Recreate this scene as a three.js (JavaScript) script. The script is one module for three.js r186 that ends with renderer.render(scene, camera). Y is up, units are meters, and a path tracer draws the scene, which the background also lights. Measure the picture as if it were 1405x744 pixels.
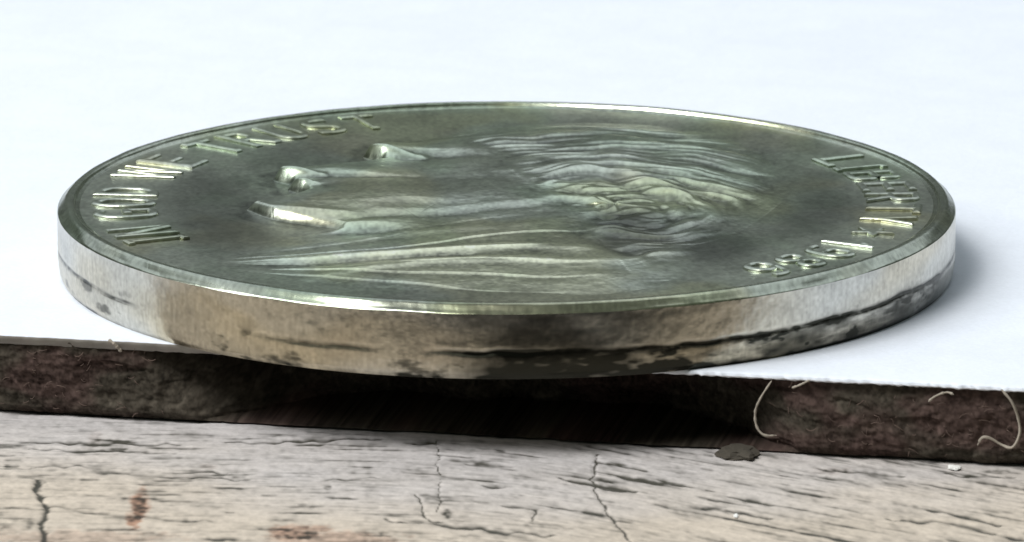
import * as THREE from 'three';
import { RectAreaLightUniformsLib } from 'three/addons/lights/RectAreaLightUniformsLib.js';
import { FontLoader } from 'three/addons/loaders/FontLoader.js';
import { TextGeometry } from 'three/addons/geometries/TextGeometry.js';
import { mergeGeometries } from 'three/addons/utils/BufferGeometryUtils.js';

// ---------------------------------------------------------------- camera, light, exposure
const MM = 0.001;                                   // everything below is modelled in millimetres
const scene = new THREE.Scene();
const camera = new THREE.PerspectiveCamera(3.459, 1024 / 542, 0.02, 6);
camera.position.set(0.1461 * MM, 57.081 * MM, 233.554 * MM);
camera.focus = 0.236; camera.userData.fStop = 320;      // a little softness far behind and right in front
camera.lookAt(0.1461 * MM, 0.0364 * MM, 0.4315 * MM);

scene.background = new THREE.Color().setRGB(0.092, 0.107, 0.09);   // dim surroundings

RectAreaLightUniformsLib.init();
function softbox(name, color, intensity, w, h, at) {
  const l = new THREE.RectAreaLight(color, intensity, w, h);
  l.name = name; l.position.set(...at); l.lookAt(0, 0, 0); scene.add(l); return l;
}
softbox('side_lamp', new THREE.Color().setRGB(0.97, 0.99, 1), 8, 0.26, 0.24, [-0.4, 0.35, 0.12]);
softbox('key_lamp', new THREE.Color().setRGB(1, 0.985, 0.95), 14, 0.25, 0.2, [-0.205, 0.43, 0.18]);
softbox('overhead_lamp', new THREE.Color().setRGB(0.9, 0.97, 1.08), 0.75, 1.0, 0.6, [0.02, 0.42, -0.3]);

const renderer = new THREE.WebGLRenderer({ antialias: true });
renderer.toneMapping = THREE.LinearToneMapping;
renderer.toneMappingExposure = 0.94;
renderer.shadowMap.enabled = true;
renderer.setSize(1024, 542);

// ---------------------------------------------------------------- helpers
let seed = 7;
const rnd = () => { seed = (seed * 1664525 + 1013904223) >>> 0; return seed / 4294967296; };
const rr = (a, b) => a + (b - a) * rnd();
const clamp = (x, a = 0, b = 1) => Math.min(b, Math.max(a, x));
const smooth = (a, b, x) => { const t = clamp((x - a) / (b - a)); return t * t * (3 - 2 * t); };
const lerp = (a, b, t) => a + (b - a) * t;
function hash(x, y) {
  let h = Math.imul(x, 374761393) + Math.imul(y, 668265263) | 0;
  h = Math.imul(h ^ (h >>> 13), 1274126177);
  return ((h ^ (h >>> 16)) >>> 0) / 4294967296;
}
function noise(x, y) {                              // value noise 0..1
  const ix = Math.floor(x), iy = Math.floor(y), fx = x - ix, fy = y - iy;
  const u = fx * fx * (3 - 2 * fx), v = fy * fy * (3 - 2 * fy);
  return lerp(lerp(hash(ix, iy), hash(ix + 1, iy), u), lerp(hash(ix, iy + 1), hash(ix + 1, iy + 1), u), v);
}
function fbm(x, y, n = 4) {
  let s = 0, a = 0.5, t = 0;
  for (let i = 0; i < n; i++) { s += a * noise(x + 17.3 * i, y - 9.1 * i); t += a; a *= 0.5; x *= 2.03; y *= 2.03; }
  return s / t;
}
function texture(w, h, fn, srgb = false) {          // fn(u, v) -> [r, g, b] linear 0..1, or a number
  const d = new Uint8Array(w * h * 4);
  const enc = (c) => srgb ? (c <= 0.0031308 ? 12.92 * c : 1.055 * Math.pow(c, 1 / 2.4) - 0.055) : c;
  for (let j = 0; j < h; j++) for (let i = 0; i < w; i++) {
    let c = fn((i + 0.5) / w, (j + 0.5) / h); if (typeof c === 'number') c = [c, c, c];
    const k = (j * w + i) * 4;
    for (let q = 0; q < 3; q++) d[k + q] = clamp(enc(clamp(c[q]))) * 255 + 0.5;
    d[k + 3] = 255;
  }
  const t = new THREE.DataTexture(d, w, h);
  t.magFilter = THREE.LinearFilter; t.minFilter = THREE.LinearMipmapLinearFilter; t.generateMipmaps = true;
  t.wrapS = t.wrapT = THREE.RepeatWrapping;
  if (srgb) t.colorSpace = THREE.SRGBColorSpace;
  t.needsUpdate = true; return t;
}
const taken = {};
function numbered(name) { const n = taken[name] = (taken[name] ?? -1) + 1; return n ? name + '_' + String(n).padStart(3, '0') : name; }
function mesh(name, geo, mat, parent = scene) {     // geometry in millimetres
  geo.scale(MM, MM, MM);
  const m = new THREE.Mesh(geo, mat); m.name = numbered(name); m.castShadow = m.receiveShadow = true; parent.add(m); return m;
}
function thing(name, label, category, pos = [0, 0, 0], turn = 0) {
  const g = new THREE.Group(); g.name = numbered(name); g.position.set(...pos.map((p) => p * MM)); g.rotation.y = turn;
  g.userData = { label, category }; scene.add(g); return g;
}
function distTo(line, x, y) {                       // [distance, share of the way along] to a polyline
  let best = 1e9, at = 0;
  for (let i = 0; i + 1 < line.length; i++) {
    const [ax, ay] = line[i], bx = line[i + 1][0] - ax, by = line[i + 1][1] - ay;
    const t = clamp(((x - ax) * bx + (y - ay) * by) / (bx * bx + by * by));
    const d = Math.hypot(x - ax - bx * t, y - ay - by * t);
    if (d < best) { best = d; at = (i + t) / (line.length - 1); }
  }
  return [best, at];
}
function curve(pts, n) {
  const c = new THREE.CatmullRomCurve3(pts.map(([x, y]) => new THREE.Vector3(x, y, 0)), false, 'centripetal');
  return c.getPoints(n).map((p) => [p.x, p.y]);
}
// grid surface: fn(i, j) -> [x, y, z, u, v]
function gridGeo(nx, ny, fn, keep) {
  const P = new Float32Array((nx + 1) * (ny + 1) * 3), U = new Float32Array((nx + 1) * (ny + 1) * 2), I = [];
  for (let j = 0; j <= ny; j++) for (let i = 0; i <= nx; i++) {
    const k = j * (nx + 1) + i, p = fn(i, j);
    P.set([p[0], p[1], p[2]], k * 3); U.set([p[3], p[4]], k * 2);
  }
  for (let j = 0; j < ny; j++) for (let i = 0; i < nx; i++) {
    if (keep && !keep(i, j)) continue;
    const a = j * (nx + 1) + i, b = a + 1, c = a + nx + 1, d = c + 1;
    I.push(a, b, d, a, d, c);
  }
  const g = new THREE.BufferGeometry();
  g.setAttribute('position', new THREE.BufferAttribute(P, 3)); g.setAttribute('uv', new THREE.BufferAttribute(U, 2));
  g.setIndex(I); g.computeVertexNormals(); return g;
}

// ---------------------------------------------------------------- the ground far below and the wooden plank
const WOOD_Y = -2.1, CARD_TURN = -11.86 * Math.PI / 180, CARD_Z = 9.769;
{
  const g = new THREE.PlaneGeometry(2400, 2400); g.rotateX(-Math.PI / 2); g.translate(0, -60, 0);
  const m = mesh('ground', g, new THREE.MeshStandardMaterial({ color: new THREE.Color().setRGB(0.035, 0.03, 0.026), roughness: 0.9 }));
  m.userData = { kind: 'structure', label: 'dark ground far below the wooden plank' };
}
// marks in the wood, in millimetres (x to the right, z towards the viewer)
const grooves = [
  [[-12.89, 12.63], [-10.49, 12.41], [-10.09, 12.99], [-6.55, 13.7]], [[-12.47, 10.02], [-8.43, 10.16]], [[-12.25, 10.68], [-8.5, 11.04]],
  [[-7.22, 10.09], [-5.16, 9.87], [-3.29, 9.58]], [[-8.42, 13.06], [-7.13, 12.99]], [[-11.56, 16.16], [-10.1, 17.06], [-9, 17.27], [-7.35, 17.68]],
  [[2.3, 11.91], [3.53, 12.84]], [[1.39, 13.49], [3.22, 14.9]], [[2.97, 13.34], [4.71, 14.41]], [[5.61, 15.25], [6.65, 16.09]], [[5.57, 16.71], [6.56, 17.41]],
  [[9.55, 17.47], [10.99, 17.89], [12.11, 18.91]], [[10.6, 16.51], [12.25, 18.09]], [[12.46, 19.11], [12.89, 19.52]],
  [[-0.08, 16.3], [0.7, 16.51]], [[-2.99, 17.54], [-1.71, 17.95], [-0.26, 18.57], [1.18, 19.05]],
  [[-1.02, 12.05], [0.1, 12.41]], [[-0.55, 14.27], [-0.08, 14.34]], [[-2.53, 10.09], [-1.78, 10.24]], [[-4.52, 13.7], [-3.23, 13.56]],
  [[3.76, 16.16], [5.57, 16.85]], [[7.89, 12.63], [10.09, 13.34]], [[11.2, 13.2], [12.9, 13.6]],
];
const grooveDepth = [0.55, 0.7, 0.7, 0.9, 0.8, 0.5, 1, 1, 0.9, 0.9, 0.9, 0.8, 1, 1, 0.9, 0.9, 0.7, 0.9, 0.8, 0.6, 0.4, 0.6, 0.7];
const cracks = [
  [[-11.82, 13.7], [-11.86, 14.62], [-11.66, 15.6], [-11.53, 16.85], [-11.58, 17.95], [-11.41, 19.25], [-11.29, 21]],
  [[2.34, 11.18], [2.19, 13.49], [2.2, 14.34], [2.51, 16.85], [3.07, 19.72]],
  [[-1.78, 9.72], [-1.71, 13.2], [-1.67, 16.85]], [[-2.25, 15.11], [-1.9, 17.54], [-1.57, 17.75]], [[0.7, 16.51], [0.68, 17.68]],
];
const crackWidth = [0.06, 0.026, 0.011, 0.02, 0.02];
const pores = [];                                   // short dark pores along the grain
for (let k = 0; k < 2200; k++) {
  const x = rr(-34, 34), z = rr(3, 24), L = rr(0.15, 0.9) * (rnd() < 0.12 ? 1.8 : 1);
  pores.push([x, z, L, rr(0.07, 0.16), 0.08 + 0.68 * Math.pow(rnd(), 2.2)]);
}
// wood layers, painted over 68 x 22 mm: a height and a darkness
const WX0 = -34, WX1 = 34, WZ0 = 3, WZ1 = 24.5, WN = 2048, WM = 700;
const woodH = new Float32Array(WN * WM), woodD = new Float32Array(WN * WM), woodR = new Float32Array(WN * WM);
const slope = (x) => 0.06 + 0.62 * smooth(-5, 3.5, x);        // the grain bends towards the viewer to the right
const bend = [0]; for (let k = 1; k <= 1400; k++) bend.push(bend[k - 1] + 0.05 * slope(-35 + k * 0.05));
const bent = (x) => bend[clamp(Math.round((x + 35) / 0.05), 0, 1400)] - 1.8;
function stampWood(x0, x1, z0, z1, fn) {
  const i0 = Math.max(0, Math.floor((x0 - WX0) / (WX1 - WX0) * WN)), i1 = Math.min(WN - 1, Math.ceil((x1 - WX0) / (WX1 - WX0) * WN));
  const j0 = Math.max(0, Math.floor((z0 - WZ0) / (WZ1 - WZ0) * WM)), j1 = Math.min(WM - 1, Math.ceil((z1 - WZ0) / (WZ1 - WZ0) * WM));
  for (let j = j0; j <= j1; j++) for (let i = i0; i <= i1; i++) fn(j * WN + i, WX0 + (i + 0.5) / WN * (WX1 - WX0), WZ0 + (j + 0.5) / WM * (WZ1 - WZ0));
}
stampWood(WX0, WX1, WZ0, WZ1, (k, x, z) => {
  const zz = z - bent(x);
  const a = fbm(x * 0.3 + 3, zz * 0.9, 4), b = fbm(x * 0.9, zz * 2.4 + 40, 3), c = fbm(x * 3.2, zz * 3.2 + 11, 2);
  woodD[k] = 0.3 * (0.5 - a) + 0.9 * Math.max(0, 0.43 - b) + 0.42 * (0.5 - c) + 0.36 * (0.5 - noise(x * 8, zz * 4.5 + 3)) - 0.02;
  woodH[k] = 0.05 * (a - 0.5) + 0.09 * (b - 0.5) + 0.03 * (c - 0.5);
});
for (let k = 0; k < 6000; k++) pores.push([rr(-20, 20), rr(6, 22), rr(0.15, 0.8), rr(0.03, 0.07), rr(-0.3, 0.3)]);   // hairline fibres, pale and dark
for (const [x, z, L, w, d] of pores) {
  const s = slope(x) + rr(-0.06, 0.06);
  stampWood(x - L, x + L, z - 0.9 * L - w * 3, z + 0.9 * L + w * 3, (k, px, pz) => {
    const u = (px - x) / L, v = (pz - z - s * (px - x) - 0.05 * (noise(px * 5, z * 9) - 0.5)) / w;
    const m = Math.exp(-v * v) * smooth(1, 0.5, Math.abs(u));
    woodD[k] += 0.95 * d * m; woodH[k] -= 0.06 * d * m;
  });
}
grooves.forEach((line, q) => {
  const l = curve(line, 14), xs = l.map((p) => p[0]), zs = l.map((p) => p[1]);
  stampWood(Math.min(...xs) - 0.4, Math.max(...xs) + 0.4, Math.min(...zs) - 0.6, Math.max(...zs) + 0.6, (k, x, z) => {
    const [d, t] = distTo(l, x, z + 0.3 * (noise(x * 3.2, q * 7 + 2) - 0.5)), w = 0.17 * (0.45 + 0.9 * noise(x * 4, q * 3.3)) * (0.4 + 0.6 * Math.sin(Math.PI * clamp(t, 0.06, 0.94)));
    const m = Math.exp(-(d * d) / (w * w)) * grooveDepth[q];
    woodD[k] += 1.0 * m; woodH[k] -= 0.13 * m;
  });
});
cracks.forEach((line, q) => {
  const l = curve(line, 24), xs = l.map((p) => p[0]), zs = l.map((p) => p[1]);
  stampWood(Math.min(...xs) - 0.6, Math.max(...xs) + 0.6, Math.min(...zs) - 0.5, Math.max(...zs) + 0.5, (k, x, z) => {
    const [d] = distTo(l, x + 0.22 * (fbm(z * 1.9, q * 5) - 0.5), z), w = crackWidth[q] * (0.5 + 1.1 * noise(z * 2.4, q * 9.1));
    const m = Math.exp(-(d * d) / (w * w));
    woodD[k] += 1.1 * m; woodH[k] -= 0.12 * m;
  });
});
// stains: [x, z, radius x, radius z, darkness, redness]
const stains = [[-9.21, 16.2, 0.24, 1.5, 0.75, 1], [-9.3, 17.6, 0.2, 0.9, 0.5, 1], [-5.3, 18.8, 0.62, 0.75, 0.6, 0.8], [-4.75, 18.4, 0.5, 0.35, 0.4, 0.6],
  [-4.5, 14.41, 0.12, 0.42, 0.9, 0], [-1.48, 16.99, 0.16, 0.5, 1, 0], [-10.62, 9.75, 0.2, 0.75, 0.6, 0.1], [-11.84, 14.1, 0.17, 0.7, 0.6, 0], [-11.85, 18, 0.14, 0.6, 0.5, 0],
  [-12.6, 18.4, 0.6, 0.5, 0.35, 0.1], [-7.6, 12.4, 0.3, 0.3, 0.4, 0.1], [-3.1, 18.9, 0.25, 0.3, 0.6, 0.1], [-4.2, 19.4, 1.6, 0.8, 0.25, 0.5], [-10.5, 19.2, 2.2, 0.7, 0.15, 0.3], [8.3, 12.9, 0.55, 0.4, 0.4, 0.1], [12.4, 13, 0.6, 0.25, 0.5, 0], [5.2, 16.4, 0.4, 0.25, 0.4, 0]];
for (const [sx, sz, rx, rz, dk, red] of stains)
  stampWood(sx - rx * 2, sx + rx * 2, sz - rz * 2, sz + rz * 2, (k, x, z) => {
    const d = Math.hypot((x - sx) / rx, (z - sz) / rz) + 1.1 * (fbm(x * 5 + sx, z * 3.5, 3) - 0.5), m = smooth(1.15, 0.35, d) * (0.25 + 1.2 * noise(x * 9, z * 5));
    woodD[k] += dk * m; woodR[k] = Math.max(woodR[k], red * smooth(1.35, 0.5, d)); woodH[k] -= 0.03 * m;
  });
const woodAt = (u, v, A) => A[clamp(Math.floor(v * WM), 0, WM - 1) * WN + clamp(Math.floor(u * WN), 0, WN - 1)];
const woodColor = texture(WN, WM, (u, v) => {
  const x = WX0 + u * (WX1 - WX0), z = WZ0 + v * (WZ1 - WZ0);
  const d = clamp(woodD[Math.min(WM - 1, Math.floor(v * WM)) * WN + Math.floor(u * WN)], -0.3, 1.25), r = woodAt(u, v, woodR);
  const warm = smooth(11, 20, z + 0.25 * Math.abs(x) + 5 * (fbm(x * 0.2, z * 0.3) - 0.5));     // the wood yellows away from the sheet
  const base = [lerp(0.52, 0.55, warm), lerp(0.495, 0.48, warm), lerp(0.495, 0.4, warm)];
  const g = 0.94 + 0.16 * (noise(x * 23, z * 15) - 0.5);
  const dark = [0.045, 0.042, 0.032], k = clamp(d, 0, 1);
  return base.map((c, q) => {
    let y = lerp(c * g * (1 + 0.5 * Math.max(0, -d)), dark[q], smooth(0, 1, k) * 0.35 + k * 0.65);
    return y * lerp(1, [0.82, 0.56, 0.46][q], r);
  });
}, true);
woodColor.wrapS = woodColor.wrapT = THREE.ClampToEdgeWrapping;
const woodMat = new THREE.MeshStandardMaterial({ map: woodColor, roughness: 0.78 });
{
  const nx = 1000, ny = 200, front = (x) => 20.35 - 0.02 * x + 3 * smooth(0.5, -6, x) + 0.12 * (fbm(x * 0.8, 4) - 0.5);  // front edge out of view, shaped so the coin edge reflects dark mid-front
  const top = gridGeo(nx, ny, (i, j) => {
    const x = -33.9 + i / nx * 67.8, z = lerp(3.1, front(x), j / ny), u = (x - WX0) / (WX1 - WX0), v = (z - WZ0) / (WZ1 - WZ0);
    const h = j === ny ? -0.25 : 0.4 * woodAt(u, v, woodH);
    return [x, WOOD_Y - 0.06 + h, z, u, v];
  });
  { const ix = top.index.array; for (let k = 0; k < ix.length; k += 3) { const t = ix[k + 1]; ix[k + 1] = ix[k + 2]; ix[k + 2] = t; } top.computeVertexNormals(); }
  const side = gridGeo(60, 6, (i, j) => { const x = -33.9 + i / 60 * 67.8; return [x, WOOD_Y - 0.31 - j * 1.4, front(x), i / 60, 0.9 + j * 0.016]; });
  { const ix = side.index.array; for (let k = 0; k < ix.length; k += 3) { const t = ix[k + 1]; ix[k + 1] = ix[k + 2]; ix[k + 2] = t; } side.computeVertexNormals(); }
  const body = new THREE.BoxGeometry(67.8, 8, 78); body.translate(0, WOOD_Y - 0.32 - 4, -36);
  const m = mesh('wooden_plank', mergeGeometries([top, side, body]), woodMat);
  m.userData = { kind: 'structure', label: 'worn pale wooden plank with dark pores and cracks under the sheet' };
}

// ---------------------------------------------------------------- the white-faced brown sheet the coin lies on
const sheet = thing('hardboard_sheet', 'white faced brown hardboard sheet with a fibrous cut edge under the coin', 'board', [0, 0, 0], CARD_TURN);
{
  // white face: one loft along the front edge; torn and rounded over on the right, cut square on the left
  const n = 1400, x0 = -55, x1 = 55;
  const prof = (t) => {
    const x = x0 + t * (x1 - x0), right = smooth(2, 6, x), rag = 0.05 * (fbm(x * 2.2, 1) - 0.5) + (0.04 + 0.1 * right) * (fbm(x * 9, 5, 3) - 0.5);
    const h = lerp(0.24, 0.13, right) + 0.04 * (fbm(x * 5, 9, 3) - 0.5), r = lerp(0.03, 0.1, right), z = CARD_Z + rag;
    const fuzz = (k) => 0.03 * right * (noise(x * 26, k * 7.7) - 0.5);
    return [[x, 0, CARD_Z - 95], [x, 0, CARD_Z - 2], [x, 0, CARD_Z - 0.6], [x, 0.006 * (noise(x * 8, 3) - 0.5), z - r - 0.1], [x, -r * 0.12, z - r * 0.5], [x, -r * 0.4 + fuzz(1), z - r * 0.12],
      [x, -r + fuzz(2), z + fuzz(3)], [x, -h + fuzz(4), z + fuzz(5) - 0.01], [x, -h, z - 1]];
  };
  const cols = []; for (let i = 0; i <= n; i++) cols.push(prof(i / n));
  const m = 6;
  const g = gridGeo(n, m, (i, j) => { const p = cols[i][j]; return [...p, p[0] / 12, (p[2] - (j > 5 ? p[1] : 0)) / 12]; });
  const ix = g.index.array; for (let k = 0; k < ix.length; k += 3) { const t = ix[k + 1]; ix[k + 1] = ix[k + 2]; ix[k + 2] = t; }
  g.computeVertexNormals();
  const paperColor = texture(512, 512, (u, v) => { const k = 0.97 + 0.07 * (fbm(u * 9, v * 9, 4) - 0.5) + 0.05 * (noise(u * 150, v * 150) - 0.5); return [0.8 * k, 0.85 * k, 0.94 * k]; }, true);
  const bump = texture(512, 512, (u, v) => 0.6 * noise(u * 190, v * 190) + 0.4 * noise(u * 70, v * 70));
  const tornColor = texture(512, 4, (u) => { const x = u * 110 - 55, r = smooth(3, 6.5, x), k = 0.8 + 0.4 * fbm(x * 3, 2, 3); return [lerp(0.3 * k, 0.8, r), lerp(0.28 * k, 0.82, r), lerp(0.25 * k, 0.86, r)]; }, true);
  tornColor.wrapS = tornColor.wrapT = THREE.ClampToEdgeWrapping;
  const edge = gridGeo(n, 2, (i, j) => { const p = cols[i][6 + j]; return [...p, (p[0] + 55) / 110, 0.5]; });
  { const q = edge.index.array; for (let k = 0; k < q.length; k += 3) { const t = q[k + 1]; q[k + 1] = q[k + 2]; q[k + 2] = t; } edge.computeVertexNormals(); }
  mesh('cut_edge', edge, new THREE.MeshStandardMaterial({ map: tornColor, roughness: 0.9 }), sheet);
  mesh('white_face', g, new THREE.MeshStandardMaterial({ color: new THREE.Color().setRGB(1, 1, 1), map: paperColor, roughness: 0.7, bumpMap: bump, bumpScale: 0.006 * MM }), sheet);

  // brown core: its front face is rough with fibres, rounded in at the foot
  const coreColor = texture(2048, 256, (u, v) => {
    const x = u * 64, y = v * 4;
    const a = fbm(x * 1.1, y * 1.4, 4), b = noise(x * 11, y * 9), c = noise(x * 24 + 5, y * 20), f = Math.max(0, noise(x * 5 + 3 * noise(x * 3, y * 3), y * 5) - 0.66) * 2.4;
    const lay = noise(x * 0.6 + 4, y * 6.5); const k = 0.5 + 0.35 * (lay - 0.5) + 0.8 * a + 0.5 * (b - 0.5) + 0.55 * (c - 0.5) + f * 0.9;
    const red = smooth(0.42, 0.62, fbm(x * 0.5 + 8, y * 0.9 + 3, 3));
    return [0.064 * k * lerp(0.92, 1.08, red), 0.051 * k * lerp(1, 0.94, red), 0.043 * k * lerp(0.95, 0.98, red)];
  }, true);
  const nx = 1000, ny = 72;
  const core = gridGeo(nx, ny, (i, j) => {
    const x = -32 + i / nx * 64, t = j / ny, y = lerp(-0.1, -2.1, t), right = smooth(4, 9, x);
    const addedHollow = 3.4 * smooth(-8.3, -4.6, x - 2 * t) * smooth(9.8, 5.6, x - 0.4 * t) * smooth(0.01, 0.13, t) * smooth(1, 0.955, t) * (0.8 + 0.4 * fbm(x * 0.6, y, 2));  // cavity added to the core to trap light and darken it under the coin
    const foot = addedHollow + 0.22 * Math.pow(smooth(0.86, 1, t), 2);
    const z = CARD_Z - 0.06 - 0.16 * right * smooth(0.45, 0, t) - foot + 0.13 * (fbm(x * 0.9, y * 2.2, 3) - 0.5) - 0.08 * smooth(0.62, 0.72, noise(x * 1.3, y * 2.6 + 40)) + 0.06 * (noise(x * 7, y * 7) - 0.5) + 0.05 * (noise(x * 14, y * 14) - 0.5);
    return [x, y, z, i / nx, t * 0.5];
  });
  { const q = core.index.array; for (let k = 0; k < q.length; k += 3) { const t = q[k + 1]; q[k + 1] = q[k + 2]; q[k + 2] = t; } core.computeVertexNormals(); }
  const back = new THREE.BoxGeometry(110, 1.86, 94); back.translate(0, -1.18, CARD_Z - 5.2 - 47);
  mesh('brown_core', mergeGeometries([core, back]), new THREE.MeshPhysicalMaterial({ map: coreColor, roughness: 1, specularIntensity: 0 }), sheet);

  // short fibres standing out of the cut core: nobody could count them
  const hairs = [];
  for (let k = 0; k < 150; k++) {
    let x = rr(-14, 16); if (x > -7.6 && x < 8.6) x += x < 0.5 ? -7.5 : 8;
    const y = rr(-1.95, -0.3), a = rr(0, 6.28), L = rr(0.08, 0.34), z = CARD_Z + rr(-0.04, 0.02);
    const dx = Math.cos(a) * L, dy = Math.sin(a) * L * 0.6, q = rr(-0.9, 0.9) * L;
    const c = new THREE.QuadraticBezierCurve3(new THREE.Vector3(x, y, z - 0.02), new THREE.Vector3(x + dx / 2 - dy * q, y + dy / 2 + q * 0.5, z + rr(0.02, 0.08)), new THREE.Vector3(x + dx, y + dy, z + rr(-0.03, 0.03)));
    hairs.push(new THREE.TubeGeometry(c, 4, rr(0.006, 0.012), 4));
  }
  const h = mesh('loose_fuzz', mergeGeometries(hairs), new THREE.MeshPhysicalMaterial({ specularIntensity: 0.1, color: new THREE.Color().setRGB(0.13, 0.095, 0.08), roughness: 0.95 }), sheet);
  h.userData.kind = 'stuff';
}
// a point given along the sheet's front edge (x along it, y up, out in front of it) in world millimetres
const c0 = Math.cos(CARD_TURN), s0 = Math.sin(CARD_TURN);
const onEdge = (x, y, out = 0) => [x * c0 + (CARD_Z + out) * s0, y, -x * s0 + (CARD_Z + out) * c0];

// ---------------------------------------------------------------- the coin
const R = 12, T = 1.96, FIELD = 1.845, RIMW = 0.46;
const coin = thing('coin', 'worn silver grey coin lying portrait up over the white sheet edge', 'coin');

// the portrait in low relief as a height field: a plain man in profile to the left, hair tied behind, high collar
const outline = curve([[-6.93, -0.94], [-6.24, -1.95], [-5.1, -2.69], [-4.4, -3.1], [-5.65, -4.09], [-6.77, -5.23], [-7.5, -6.04], [-7.8, -6.76], [-7.5, -7.9], [-6.2, -9.2], [-4.1, -10.35], [-1.8, -10.95],
  [0.5, -11], [2.3, -10.7], [3.9, -9.9], [4.7, -8.4], [5.13, -6.04], [5.85, -4.09], [6.88, -1.45], [7.44, 0.58], [7.56, 3.5], [7.09, 6.23], [6.13, 8.11], [4.95, 9.3], [2.73, 9.9], [0.91, 9.7],
  [-1.12, 8.92], [-2.52, 7.75], [-3.26, 6.58], [-3.9, 5.34], [-3.4, 4.5], [-4.74, 3.7], [-6.3, 2.63], [-5.83, 1.94], [-5.85, 1.34], [-5.4, 0.58], [-6.93, -0.94]], 150);
const inside = (x, y) => {
  let c = false;
  for (let i = 0, j = outline.length - 1; i < outline.length; j = i++) {
    const [xi, yi] = outline[i], [xj, yj] = outline[j];
    if ((yi > y) !== (yj > y) && x < (xj - xi) * (y - yi) / (yj - yi) + xi) c = !c;
  }
  return c;
};
// ridges and hollows: [line, half width, height]
const marks = [
  [[[-6.24, 2.72], [-4.83, 2.81], [-3.84, 2.55]], 0.45, 0.09], [[[-5.74, 1.34], [-4.7, 1.43]], 0.38, 0.07], [[[-5.89, 1.94], [-4.42, 2.03], [-3.44, 1.86], [-2.6, 1.9]], 0.25, -0.09],
  [[[-3.72, 5.34], [-2.69, 5.78], [-1.6, 5.87]], 0.5, 0.1], [[[-3.18, 4.45], [-2.4, 4.3]], 0.25, -0.07], [[[-2.39, 4.81], [-1.59, 4.64], [-0.7, 4.72]], 0.4, -0.07], [[[-3.2, 5.7], [-1.5, 5.6], [0.4, 5.6]], 1.1, 0.08], [[[-2.7, 6.6], [-1.1, 6.9], [0.5, 6.5]], 0.4, 0.05],
  [[[-3.4, 3.2], [-1.09, 3.3], [1, 3]], 1.5, 0.12], [[[-6.2, 0], [-4.6, 0.2], [-2.6, 0], [-0.5, 0.4]], 1.1, 0.1], [[[-6.48, -1.53], [-5.12, -2.03], [-3.96, -2.28]], 0.25, 0.06],
  [[[-7.41, -5.96], [-5.65, -4.2], [-4.71, -3.4], [-2.61, -2.4]], 0.35, 0.07], [[[-7.11, -6.36], [-5.06, -4.91], [-1.82, -3.6], [0.48, -3.27]], 0.35, 0.05], [[[-7.63, -6.92], [-5.59, -6.6], [-3.7, -6.28], [-1.42, -5.96], [0.48, -5.56], [2, -5.8]], 0.3, 0.1],
  [[[-7.27, -7.5], [-5.2, -7.26], [-3.31, -6.85], [-1.04, -6.6]], 0.28, -0.09], [[[-5.16, -8.9], [-4.05, -7.88], [-2.55, -7.32], [-0.28, -7], [1.99, -7.16], [3.51, -6.84]], 0.3, 0.06],
  [[[1.27, -0.19], [1.85, -0.44], [2.72, -1.11], [2.42, -1.78]], 0.3, 0.1], [[[2.9, -1.53], [3.58, -1.78], [4.56, -1.2]], 0.4, 0.09], [[[2.61, -2.2], [1.83, -3.44], [2.57, -5.47], [3.89, -6.68]], 0.55, -0.1],
  [[[3.8, -6.04], [4.48, -5.64], [5.1, -5.6]], 0.3, 0.07], [[[5.21, 7.3], [6.11, 7.03], [6.87, 5.52]], 0.35, 0.08], [[[3.26, 3.33], [4.01, 1.17], [5.15, -0.52]], 0.35, 0.08], [[[3.82, 1.77], [5.2, 1.94], [6.55, 0.75]], 0.35, 0.08],
  [[[0.1, 2.63], [1.27, 1.17], [3.22, 0.32]], 0.35, 0.07], [[[2.7, 3.2], [3.1, 1.4], [4.6, -0.8]], 0.3, -0.08], [[[6.9, 3.6], [7, 1.6], [6.6, -0.2]], 0.35, -0.08], [[[-2.3, 7.2], [-0.3, 8], [2.2, 8.6]], 0.3, -0.06], [[[-0.5, 6.2], [1.4, 6.4], [3.2, 6.5]], 0.3, -0.05],
  [[[5.7, -1.1], [5, -3.4], [4.6, -5.2]], 0.4, 0.06],
  [[[-6.3, 2.75], [-5.7, 2.35], [-5, 2.1]], 0.2, 0.26], [[[-5.75, 1.4], [-5.2, 1.05]], 0.18, 0.16], [[[-3.85, 5.35], [-3.2, 4.95], [-2.4, 4.7]], 0.22, 0.26],
].map(([l, w, a]) => [curve(l, 12), w, a]);
const hairline = curve([[-3.2, 8.6], [-1.6, 7.2], [-0.1, 4.9], [0.49, 2.4], [1.07, 0.6], [1.9, -1.2], [2.3, -3.2], [2.9, -5.6], [3.6, -8.6]], 40);
const jaw = curve([[-7.4, -1.3], [-5.11, -2.45], [-3.38, -2.15], [-1.84, -1.75], [0.1, -1.1], [1.7, -0.6]], 24);
const collar = curve([[-8.4, -7.2], [-5.59, -6.75], [-3.7, -6.45], [-1.42, -6.1], [0.48, -5.7], [3.5, -6]], 24);
const lineY = (l, x) => { for (let i = 0; i + 1 < l.length; i++) if (x >= l[i][0] && x < l[i + 1][0]) return lerp(l[i][1], l[i + 1][1], (x - l[i][0]) / (l[i + 1][0] - l[i][0])); return x < l[0][0] ? l[0][1] : l[l.length - 1][1]; };
const lineX = (l, y) => { for (let i = 0; i + 1 < l.length; i++) if (y <= l[i][1] && y > l[i + 1][1]) return lerp(l[i][0], l[i + 1][0], (y - l[i][1]) / (l[i + 1][1] - l[i][1])); return y > l[0][1] ? l[0][0] : l[l.length - 1][0]; };
const X0 = -8.2, X1 = 7.9, Y0 = -11.3, Y1 = 10.3, st = 0.036, nx = Math.round((X1 - X0) / st), ny = Math.round((Y1 - Y0) / st);
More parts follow.
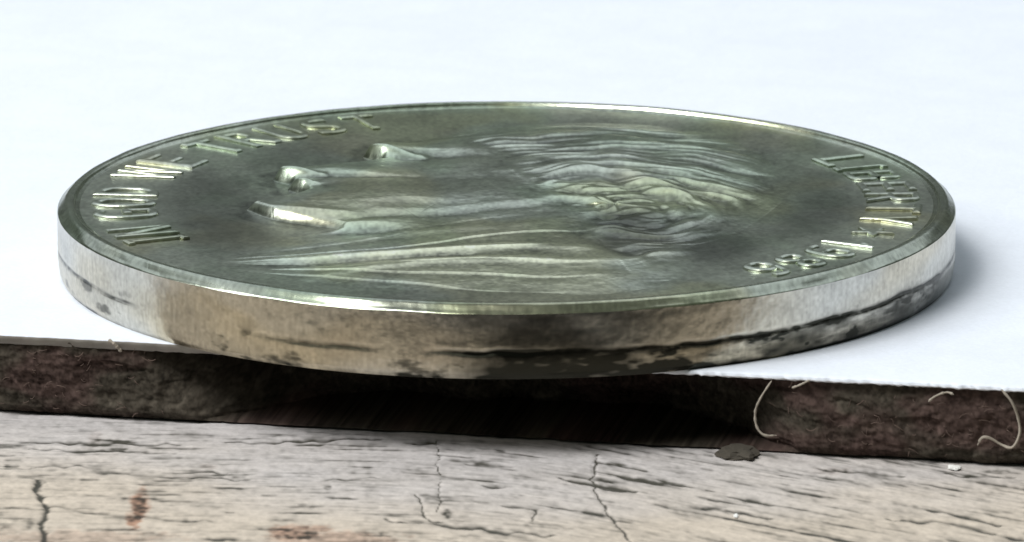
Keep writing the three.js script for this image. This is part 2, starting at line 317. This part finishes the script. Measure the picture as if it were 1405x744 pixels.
const Hh = new Float32Array((nx + 1) * (ny + 1)), In = new Uint8Array((nx + 1) * (ny + 1)), Zone = new Uint8Array((nx + 1) * (ny + 1));
for (let j = 0; j <= ny; j++) for (let i = 0; i <= nx; i++) {
  const x = X0 + (X1 - X0) * i / nx, y = Y0 + (Y1 - Y0) * j / ny, k = j * (nx + 1) + i;
  const d = distTo(outline, x, y)[0] * (inside(x, y) ? 1 : -1);
  if (d < -0.25) { Hh[k] = -0.1; continue; }
  In[k] = 1;
  const crisp = smooth(-1.5, -3.4, x) * smooth(-3.9, -2.9, y) * smooth(7.4, 6, y);   // the profile is struck crisply, the rest melts into the field
  const rise = lerp(smooth(-0.25, 2.2, d), smooth(-0.05, 0.22, d), crisp), dome = smooth(0, 5.5, d);
  const dHair = x - lineX(hairline, y), below = lineY(jaw, x) - y, coat = lineY(collar, x) - y;
  let h = lerp(0.085, 0.215, crisp) * rise + 0.15 * dome + 0.09 * rise * Math.exp(-((x + 5.4) * (x + 5.4) / 2.2 + (y + 1.3) * (y + 1.3) / 1.2)), f = 0;
  if (x < 2.6) h -= 0.075 * rise * smooth(-0.4, 0.45, below) * smooth(2.6, 0.6, x);
  for (const [l, w, a] of marks) {
    const bx = l[0][0], ex = l[l.length - 1][0]; if (x < Math.min(bx, ex) - 2.4 || x > Math.max(bx, ex) + 2.4) continue;
    const [dd, t] = distTo(l, x, y), q = dd / w; if (q < 3) f += 0.75 * a * Math.exp(-q * q) * (0.35 + 0.65 * Math.sin(Math.PI * clamp(t, 0.08, 0.92)));
  }
  if (below > 0 && x < 3) {                         // folds of stock, collar and coat fan out from the lower left, each overlapping the next
    const a0 = Math.atan2(y + 7.2, x + 9.5), ang = a0 * 4.6 + 0.9 * Math.sin(a0 * 3.1) + 0.9 * (fbm(x * 0.22, y * 0.35, 2) - 0.5), st8 = ang - Math.floor(ang);
    f += (0.008 + 0.028 * hash(Math.floor(ang), 3)) * (smooth(0, 0.1, st8) - st8) * smooth(3, 0.5, x) * smooth(0, 0.6, below);
  }
  const hair = smooth(-0.3, 0.5, dHair);
  if (hair > 0) {
    const ex = x - 2.9, ey = y + 1.2, rad = Math.hypot(ex, ey * 0.9), th = Math.atan2(ey, ex), warp = 1.5 * (fbm(x * 0.45, y * 0.35, 3) - 0.5);
    const p = rad + 0.35 * th + warp, lock = fbm(p * 1.5 + 5, th * 1.1 + 3, 3), strand = noise(p * 4.2, th * 2.6 + 20), fine = noise(p * 9, th * 4 + 50);
    f += hair * (0.3 * (lock - 0.5) + 0.055 * (strand - 0.5) + 0.022 * (fine - 0.5));
  } else f += 0.05 * (fbm(x * 0.55, y * 0.8 + 3, 4) - 0.5);
  h += f * lerp(0.04 + 0.96 * rise, 0.2 + 0.8 * rise, crisp);
  Hh[k] = d < 0 ? d * 0.15 : Math.max(h, 0);
  Zone[k] = dHair > 0 && !(coat > 0 && x < 2.6) ? 1 : coat > 0 ? 2 : 0;
}
{ // one smoothing pass, as worn metal is
  const c = Hh.slice();
  for (let j = 1; j < ny; j++) for (let i = 1; i < nx; i++) {
    const k = j * (nx + 1) + i; if (!In[k - nx - 2] || !In[k + nx + 2] || !In[k - nx] || !In[k + nx]) continue;
    Hh[k] = (4 * c[k] + 2 * (c[k - 1] + c[k + 1] + c[k - nx - 1] + c[k + nx + 1]) + c[k - nx - 2] + c[k - nx] + c[k + nx] + c[k + nx + 2]) / 16;
  }
}
// how far each spot lies below its surroundings: tarnish gathers there, high points are rubbed bright
const hAt = (x, y) => { const i = Math.round((x - X0) / (X1 - X0) * nx), j = Math.round((y - Y0) / (Y1 - Y0) * ny); return i < 0 || j < 0 || i > nx || j > ny ? 0 : Math.max(0, Hh[j * (nx + 1) + i]); };
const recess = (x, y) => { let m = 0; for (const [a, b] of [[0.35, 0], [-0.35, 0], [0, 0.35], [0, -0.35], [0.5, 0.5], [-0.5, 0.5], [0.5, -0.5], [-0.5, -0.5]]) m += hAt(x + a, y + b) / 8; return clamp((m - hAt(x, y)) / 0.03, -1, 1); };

const stainAt = (x, y) => fbm(x * 0.33 + 4, y * 0.28 + 9, 4);
const darkSpots = [[5.6, -5.2, 1.6, 2.6, 0.62], [3.2, -4, 1.1, 2.8, 0.66], [2.4, -2.4, 1.6, 0.8, 0.4], [8.4, 0, 1.5, 4.6, 0.5], [-8, -0.6, 1.6, 5, 0.5], [-7.2, -3.6, 1.5, 1.9, 0.45], [-5.4, 5, 2, 2.4, 0.3], [7.4, -2.6, 1.2, 2, 0.3]];
const faceColor = texture(1024, 1024, (u, v) => {
  const x = (u - 0.5) * 24, y = (v - 0.5) * 24;
  const a = stainAt(x, y), b = fbm(x * 1.3, y * 0.7, 3), s = noise(x * 7, y * 4.2), s2 = noise(x * 14, y * 9), c = recess(x, y);
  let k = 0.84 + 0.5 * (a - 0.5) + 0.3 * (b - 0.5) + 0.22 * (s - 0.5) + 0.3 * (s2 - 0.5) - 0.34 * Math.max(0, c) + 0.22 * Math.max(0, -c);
  for (const [sx, sy, rx, ry, w] of darkSpots) k *= 1 - w * smooth(1.3, 0.2, Math.hypot((x - sx) / rx, (y - sy) / ry) + 0.7 * (fbm(x * 0.8, y * 0.6 + 7, 3) - 0.5));
  k *= 1 + 0.42 * smooth(1.2, 0.3, Math.hypot((x + 1.5) / 5.5, (y + 6.5) / 4)) * (0.6 + 0.8 * fbm(x * 0.5, y * 0.5 + 60, 2));      // the bust is rubbed bright
  const brown = smooth(0.42, 0.62, fbm(x * 0.3 + 20, y * 0.25, 3)), green = smooth(0.42, 0.66, fbm(x * 0.4 + 2, y * 0.3 + 31, 3));
  return [0.63 * k * lerp(1, 1.03, brown) * lerp(1, 0.93, green), 0.675 * k * lerp(1, 0.97, brown), 0.57 * k * lerp(1, 0.84, brown) * lerp(1, 0.93, green)];
}, true);
const scratchMap = new Float32Array(1024 * 1024);
for (let q = 0; q < 520; q++) {
  let x = rr(40, 984), y = rr(40, 984), a = rr(0, 6.28); const n = Math.floor(8 + 170 * Math.pow(rnd(), 2.5)), turn = rr(-0.004, 0.004), deep = rr(0.2, 1) * (rnd() < 0.1 ? 1.6 : 0.8);
  for (let k = 0; k < n * 2; k++) {
    const w = deep * Math.sin(Math.PI * (k + 0.5) / (n * 2)), i = Math.floor(x), j = Math.floor(y), fx = x - i, fy = y - j;
    if (i < 0 || j < 0 || i > 1022 || j > 1022) break;
    for (const [di, dj, m] of [[0, 0, (1 - fx) * (1 - fy)], [1, 0, fx * (1 - fy)], [0, 1, (1 - fx) * fy], [1, 1, fx * fy]]) { const o = (j + dj) * 1024 + i + di; scratchMap[o] = Math.max(scratchMap[o], w * m); }
    x += Math.cos(a) * 0.5; y += Math.sin(a) * 0.5; a += turn;
  }
}
const faceBump = texture(1024, 1024, (u, v) => {
  const x = u * 24, y = v * 24, q = x * 0.94 + y * 0.34, w = y * 0.94 - x * 0.34;
  const scratch = Math.max(0, noise(q * 0.5, w * 13) - 0.78) * Math.max(0, noise(q * 0.3 + 9, w * 2) - 0.35) * 3 + Math.max(0, noise(w * 0.6 + 40, q * 15) - 0.82) * 1.4;
  return clamp(0.35 * noise(x * 6, y * 3.6) + 0.3 * noise(x * 12, y * 8) + 0.2 * fbm(x * 1.2, y, 3) - 0.4 * scratch + 0.16 - 0.6 * scratchMap[Math.floor(v * 1024) * 1024 + Math.floor(u * 1024)]);
});
const metal = new THREE.MeshStandardMaterial({ map: faceColor, metalness: 1, roughness: 0.3, bumpMap: faceBump, bumpScale: 0.008 * MM });
const worn = metal.clone(); worn.roughness = 0.28; worn.bumpScale = 0.01 * MM;
const fieldMat = metal.clone(); fieldMat.roughness = 0.3; fieldMat.bumpScale = 0.01 * MM; fieldMat.color.setRGB(0.88, 0.87, 0.87);
const rimMat = metal.clone(); rimMat.roughness = 0.24; rimMat.bumpScale = 0.004 * MM; rimMat.color.setRGB(0.85, 0.85, 0.84);
const faceUV = (x, y) => [x / 24 + 0.5, y / 24 + 0.5];

{ // field: the flat ground of the face
  const nr = 90, na = 720, r1 = R - RIMW - 0.12;
  const g = gridGeo(na, nr, (i, j) => {
    const a = i / na * Math.PI * 2, r = 0.01 + (r1 - 0.01) * j / nr, x = r * Math.cos(a), y = r * Math.sin(a);
    return [x, FIELD + 0.03 * (fbm(x * 0.4, y * 0.4, 2) - 0.5) - 0.02 * smooth(10, 6, r), -y, ...faceUV(x, y)];
  });
  const ix = g.index.array; for (let k = 0; k < ix.length; k += 3) { const t = ix[k + 1]; ix[k + 1] = ix[k + 2]; ix[k + 2] = t; }
  g.computeVertexNormals();
  mesh('field', g, fieldMat, coin);
}
{ // rim: raised ring with a soft inner slope and a worn outer round
  const pts = []; const push = (r, y) => pts.push([r, y]);
  push(R - RIMW - 0.2, FIELD - 0.05); push(R - RIMW - 0.13, FIELD + 0.004); push(R - RIMW - 0.03, FIELD + 0.012); push(R - RIMW, FIELD + 0.035); push(R - RIMW + 0.02, T - 0.03); push(R - RIMW + 0.05, T - 0.006); push(R - 0.29, T); push(R - 0.24, T - 0.01); push(R - 0.19, T - 0.05); push(R - 0.11, T - 0.13); push(R - 0.05, T - 0.185); push(R - 0.015, T - 0.21); push(R, T - 0.235);
  const na = 1080, g = gridGeo(na, pts.length - 1, (i, j) => {
    const a = i / na * Math.PI * 2, [pr, py] = pts[j], w = fbm(Math.cos(a) * 9 + 20, Math.sin(a) * 9 + j * 0.35, 3) - 0.5, w2 = noise(Math.cos(a) * 60 + 90, Math.sin(a) * 60 + j * 2) - 0.5;
    const on = j > 1 && j < pts.length - 1 ? 1 : 0, r = pr + on * 0.03 * w, y = py + on * (0.02 * w + 0.002 * w2), x = r * Math.cos(a), z = r * Math.sin(a);
    return [x, y, -z, ...faceUV(x, z)];
  });
  const ix = g.index.array; for (let k = 0; k < ix.length; k += 3) { const t = ix[k + 1]; ix[k + 1] = ix[k + 2]; ix[k + 2] = t; }
  g.computeVertexNormals();
  mesh('rim', g, rimMat, coin);
}
{ // edge band: smooth, with a wandering grimy seam at half height
  const seam = (a) => 0.74 + 0.22 * (fbm(a * 4, 3, 4) - 0.5) + 0.07 * (noise(a * 20, 8) - 0.5);
  const seamStrength = (a) => clamp(0.5 + 2.6 * (fbm(a * 6 + 9, 21, 4) - 0.45));
  const na = 1600, nh = 30, H = T - 0.235;
  const g = gridGeo(na, nh, (i, j) => {
    const a = i / na * Math.PI * 2, aa = i === na ? 0 : a, y = j / nh * H;
    const foot = 0.07 * Math.pow(smooth(0.16, 0, y), 1.5);
    const d = (y - seam(aa)) / 0.05, groove = 0.035 * seamStrength(aa) * Math.exp(-d * d);
    const lean = 0.05 * smooth(0.75, 0, y) * smooth(0.75, 0, y);
    const r = (j === nh ? R : R - lean - foot - groove + 0.012 * (fbm(aa * 14, y * 3, 3) - 0.5) + 0.006 * (noise(aa * 90, y * 6) - 0.5));
    return [r * Math.cos(a), y, -r * Math.sin(a), a / (Math.PI * 2), y / H];
  });
  const under = new THREE.CircleGeometry(R - 0.12, 96); under.rotateX(Math.PI / 2); under.translate(0, 0.004, 0);
  const edgeColor = texture(2048, 128, (u, v) => {
    const a = u * Math.PI * 2, y = v * H, d = (y - seam(a)) / 0.055;
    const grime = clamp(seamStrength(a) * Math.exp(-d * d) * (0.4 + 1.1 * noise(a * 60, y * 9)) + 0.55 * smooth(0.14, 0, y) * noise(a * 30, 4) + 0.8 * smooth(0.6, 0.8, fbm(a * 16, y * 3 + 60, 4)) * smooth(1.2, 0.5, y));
    const right = smooth(4.55, 4.75, a) * smooth(6.2, 5.9, a), low = right * smooth(0.86, 0.66, y) * smooth(0.1, 0.66, fbm(a * 12, y * 4 + 3, 4));  // lower right: reflection of shaded paper and wood painted in as dark colour
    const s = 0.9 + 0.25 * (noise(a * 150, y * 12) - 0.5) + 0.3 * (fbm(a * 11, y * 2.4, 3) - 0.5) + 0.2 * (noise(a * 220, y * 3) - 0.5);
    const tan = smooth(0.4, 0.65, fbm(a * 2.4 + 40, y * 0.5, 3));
    const warmth = smooth(3.75, 3.95, a) * smooth(4.5, 4.2, a) + smooth(4.9, 5.1, a) * smooth(5.5, 5.3, a), tn = clamp(0.6 * tan + 0.55 * warmth);  // two warm stretches: the reflected wood painted into the edge colour
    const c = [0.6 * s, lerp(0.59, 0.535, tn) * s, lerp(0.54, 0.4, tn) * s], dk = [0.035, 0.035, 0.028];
    return c.map((q, k) => lerp(q, dk[k], clamp(grime + (0.72 + 0.28 * noise(a * 40, y * 9)) * low + 0.75 * smooth(4.56, 4.68, a) * smooth(5.15, 4.85, a) * smooth(0.05, 0.7, fbm(a * 9 + 2, y * 2, 3)))));  // seam grime, plus painted dark reflections at lower right and just right of front
  }, true);
  const edgeBump = texture(2048, 128, (u, v) => 0.5 * noise(u * 950, v * 30) + 0.3 * noise(u * 420, v * 9) + 0.2 * noise(u * 120, v * 6));
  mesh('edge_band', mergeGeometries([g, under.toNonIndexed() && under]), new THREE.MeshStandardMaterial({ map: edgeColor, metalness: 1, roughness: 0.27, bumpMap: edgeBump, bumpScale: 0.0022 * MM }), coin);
}
// portrait in low relief: a plain man in profile to the left, hair tied behind, high collar
{
  const make = (zone) => {
    const keep = (i, j) => { const k = j * (nx + 1) + i; return In[k] && In[k + 1] && In[k + nx + 1] && In[k + nx + 2] && Zone[k] === zone; };
    const full = gridGeo(nx, ny, (i, j) => {
      const x = X0 + (X1 - X0) * i / nx, y = Y0 + (Y1 - Y0) * j / ny;
      return [x, FIELD - 0.02 + Hh[j * (nx + 1) + i], -y, ...faceUV(x, y)];
    }, keep);
    const N = full.attributes.normal;                // normals from the height field, so that the zones meet without a seam
    for (let j = 0; j <= ny; j++) for (let i = 0; i <= nx; i++) {
      const a = Hh[j * (nx + 1) + Math.max(0, i - 1)], b = Hh[j * (nx + 1) + Math.min(nx, i + 1)], c = Hh[Math.max(0, j - 1) * (nx + 1) + i], e = Hh[Math.min(ny, j + 1) * (nx + 1) + i];
      const v = new THREE.Vector3(-(b - a) / (2 * st), 1, (e - c) / (2 * st)).normalize();
      N.setXYZ(j * (nx + 1) + i, v.x, v.y, v.z);
    }
    // drop the vertices no face uses
    const ix = full.index.array, map = new Map(), P = [], NN = [], UV = [], I = [];
    for (const q of ix) {
      if (!map.has(q)) { map.set(q, map.size); for (const [A, O, w] of [[full.attributes.position, P, 3], [N, NN, 3], [full.attributes.uv, UV, 2]]) for (let e = 0; e < w; e++) O.push(A.array[q * w + e]); }
      I.push(map.get(q));
    }
    const g = new THREE.BufferGeometry();
    g.setAttribute('position', new THREE.Float32BufferAttribute(P, 3)); g.setAttribute('normal', new THREE.Float32BufferAttribute(NN, 3)); g.setAttribute('uv', new THREE.Float32BufferAttribute(UV, 2));
    g.setIndex(I); return g;
  };
  const face = mesh('portrait', make(0), worn, coin);
  mesh('hair', make(1), worn, face);
  mesh('coat_collar', make(2), worn, face);
}
// raised lettering round the rim: every letter a piece of its own
{
  const font = await new FontLoader().loadAsync('fonts/droid/droid_sans_regular.typeface.json');
  const letterMat = worn;
  function letters(text, from, to, rIn, rOut) {       // angles in degrees, running clockwise
    const size = 1, adv = [...text].map((ch) => ch === ' ' ? 0.55 : ch === 'I' ? 0.5 : ch === 'W' ? 1.25 : ch === '1' ? 0.7 : 0.9);
    const total = adv.reduce((a, b) => a + b, 0); let run = 0;
    [...text].forEach((ch, q) => {
      const mid = (run + adv[q] / 2) / total; run += adv[q];
      if (ch === ' ') return;
      const ang = lerp(from, to, mid) * Math.PI / 180, wmm = Math.abs(to - from) * Math.PI / 180 * (rIn + rOut) / 2 * adv[q] / total * 0.74, hmm = rOut - rIn;
      let g;
      if (ch === '*') {
        const s = new THREE.Shape();
        for (let k = 0; k < 10; k++) { const a = k / 10 * 6.2832 + Math.PI / 2, r = k % 2 ? 0.2 : 0.5; s[k ? 'lineTo' : 'moveTo'](r * Math.cos(a), r * Math.sin(a)); }
        g = new THREE.ExtrudeGeometry(s, { depth: 0.02, bevelThickness: 0.1, bevelSize: 0.07, bevelOffset: -0.06, bevelSegments: 3 });
      } else g = new TextGeometry(ch, { font, size, depth: 0.02, curveSegments: 5, bevelEnabled: true, bevelThickness: 0.11, bevelSize: 0.07, bevelOffset: -0.045, bevelSegments: 4 });
      g.computeBoundingBox(); const b = g.boundingBox, sx = wmm / (b.max.x - b.min.x), sy = (ch === '*' ? wmm * 1.2 : hmm) / (b.max.y - b.min.y);
      g.translate(-(b.min.x + b.max.x) / 2, -(b.min.y + b.max.y) / 2, -b.min.z);
      g.scale(Math.min(sx, ch === 'I' || ch === '1' ? sy * 0.6 : sx), sy, 0.55);
      g.rotateX(-Math.PI / 2);                        // top of the letter now points to -z
      g.rotateY(ang - Math.PI / 2);                   // ... and outward along its radius
      const r = (rIn + rOut) / 2; g.translate(r * Math.cos(ang), FIELD - 0.05, -r * Math.sin(ang));
      const p = g.attributes.position, uv = g.attributes.uv;
      for (let k = 0; k < p.count; k++) uv.setXY(k, ...faceUV(p.getX(k), -p.getZ(k)));
      mesh('letter', g, letterMat, coin);
    });
  }
  letters('IN GOD WE TRUST', 208, 109, 9.35, 11.1);
  letters('LIBERTY', 31, -16, 9.6, 11.1);
  letters('*', -17, -24, 9.6, 11.1);
  letters('1986', -26, -52, 9.5, 11);
}

// ---------------------------------------------------------------- lint and crumbs
const lintMat = new THREE.MeshStandardMaterial({ color: new THREE.Color().setRGB(0.34, 0.3, 0.25), roughness: 0.85 });
function lint(label, pts, r, out = 0.1) {
  const v = pts.map(([x, y], i) => new THREE.Vector3(...onEdge(x, y, out + 0.06 * Math.sin(i * 2.1))));
  const c = new THREE.CatmullRomCurve3(v), n = 60, g = new THREE.TubeGeometry(c, n, r, 7), p = g.attributes.position;
  const base = new THREE.Vector3(...onEdge(pts[0][0], pts[0][1], out));
  for (let k = 0; k < p.count; k++) {                 // fibres swell and thin along their length
    const i = Math.floor(k / 8), o = c.getPointAt(clamp(i / n)), s = (0.65 + 0.7 * noise(i * 0.31, r * 900)) * (i < 3 ? 0.35 + i * 0.2 : i > n - 3 ? 0.4 : 1);
    p.setXYZ(k, o.x + (p.getX(k) - o.x) * s - base.x, o.y + (p.getY(k) - o.y) * s - base.y, o.z + (p.getZ(k) - o.z) * s - base.z);
  }
  g.computeVertexNormals();
  const m = mesh('lint_fibre', g, lintMat); m.position.copy(base.multiplyScalar(MM)); m.userData = { label, category: 'fibre' }; return m;
}
lint('thin pale fibre curled like a hook on the brown edge right of the coin', [[9, -0.14], [8.72, -0.61], [8.57, -1], [8.63, -1.39], [8.82, -1.57], [9.13, -1.59]], 0.032);
lint('long wavy pale fibre hanging over the brown edge at far right', [[14.93, -0.05], [15.21, -0.36], [15.37, -0.83], [15.41, -1.21], [15.23, -1.55], [14.95, -1.52], [14.66, -1.35], [14.48, -1.32], [14.33, -1.56]], 0.036);
lint('short bent pale fibre just under the white face left of the long wavy one', [[13.06, -0.47], [13.24, -0.31], [13.52, -0.22], [13.71, -0.25]], 0.03);
lint('stubby pale fibre poking out beside the left end of the coin', [[-8.47, 0.03], [-8.31, -0.05], [-8.14, -0.28]], 0.045);
lint('tiny fibre under the torn white edge just right of the coin', [[9.53, -0.3], [9.76, -0.19], [9.98, -0.08]], 0.028);

function crumb(name, label, category, [x, z], [a, b, c], mat, turn = 0) {
  const g = new THREE.IcosahedronGeometry(1, 4), p = g.attributes.position;
  for (let k = 0; k < p.count; k++) {
    const X = p.getX(k), Y = p.getY(k), Z = p.getZ(k), s = 0.35 + 1.3 * fbm(X * 2.3 + x + 9, Y * 1.7 + Z * 3.1 + 5, 4);
    p.setXYZ(k, X * a * s, Math.max(-0.35, Y) * b * s, Z * c * s);
  }
  g.computeVertexNormals();
  const m = mesh(name, g, mat); m.position.set(x * MM, (WOOD_Y - 0.03 + 0.3 * b) * MM, z * MM); m.rotation.y = turn; m.userData = { label, category }; return m;
}
const darkCrumb = new THREE.MeshStandardMaterial({ color: new THREE.Color().setRGB(0.06, 0.052, 0.04), roughness: 0.95 });
const whiteCrumb = new THREE.MeshStandardMaterial({ color: new THREE.Color().setRGB(0.8, 0.8, 0.78), roughness: 0.8 });
crumb('dirt_crumb', 'dark crumb of dirt on the wood against the foot of the brown edge', 'crumb', [6.0, 11.35], [0.5, 0.13, 0.6], darkCrumb, 0.3);
crumb('white_crumb', 'tiny white crumb on the wood touching the brown edge at right', 'crumb', [11.42, 12.7], [0.17, 0.05, 0.2], whiteCrumb);
crumb('white_crumb', 'tiny white crumb on bare wood near the bottom of the photo', 'crumb', [5.74, 17.3], [0.05, 0.015, 0.16], whiteCrumb);

scene.updateMatrixWorld(true);
renderer.render(scene, camera);
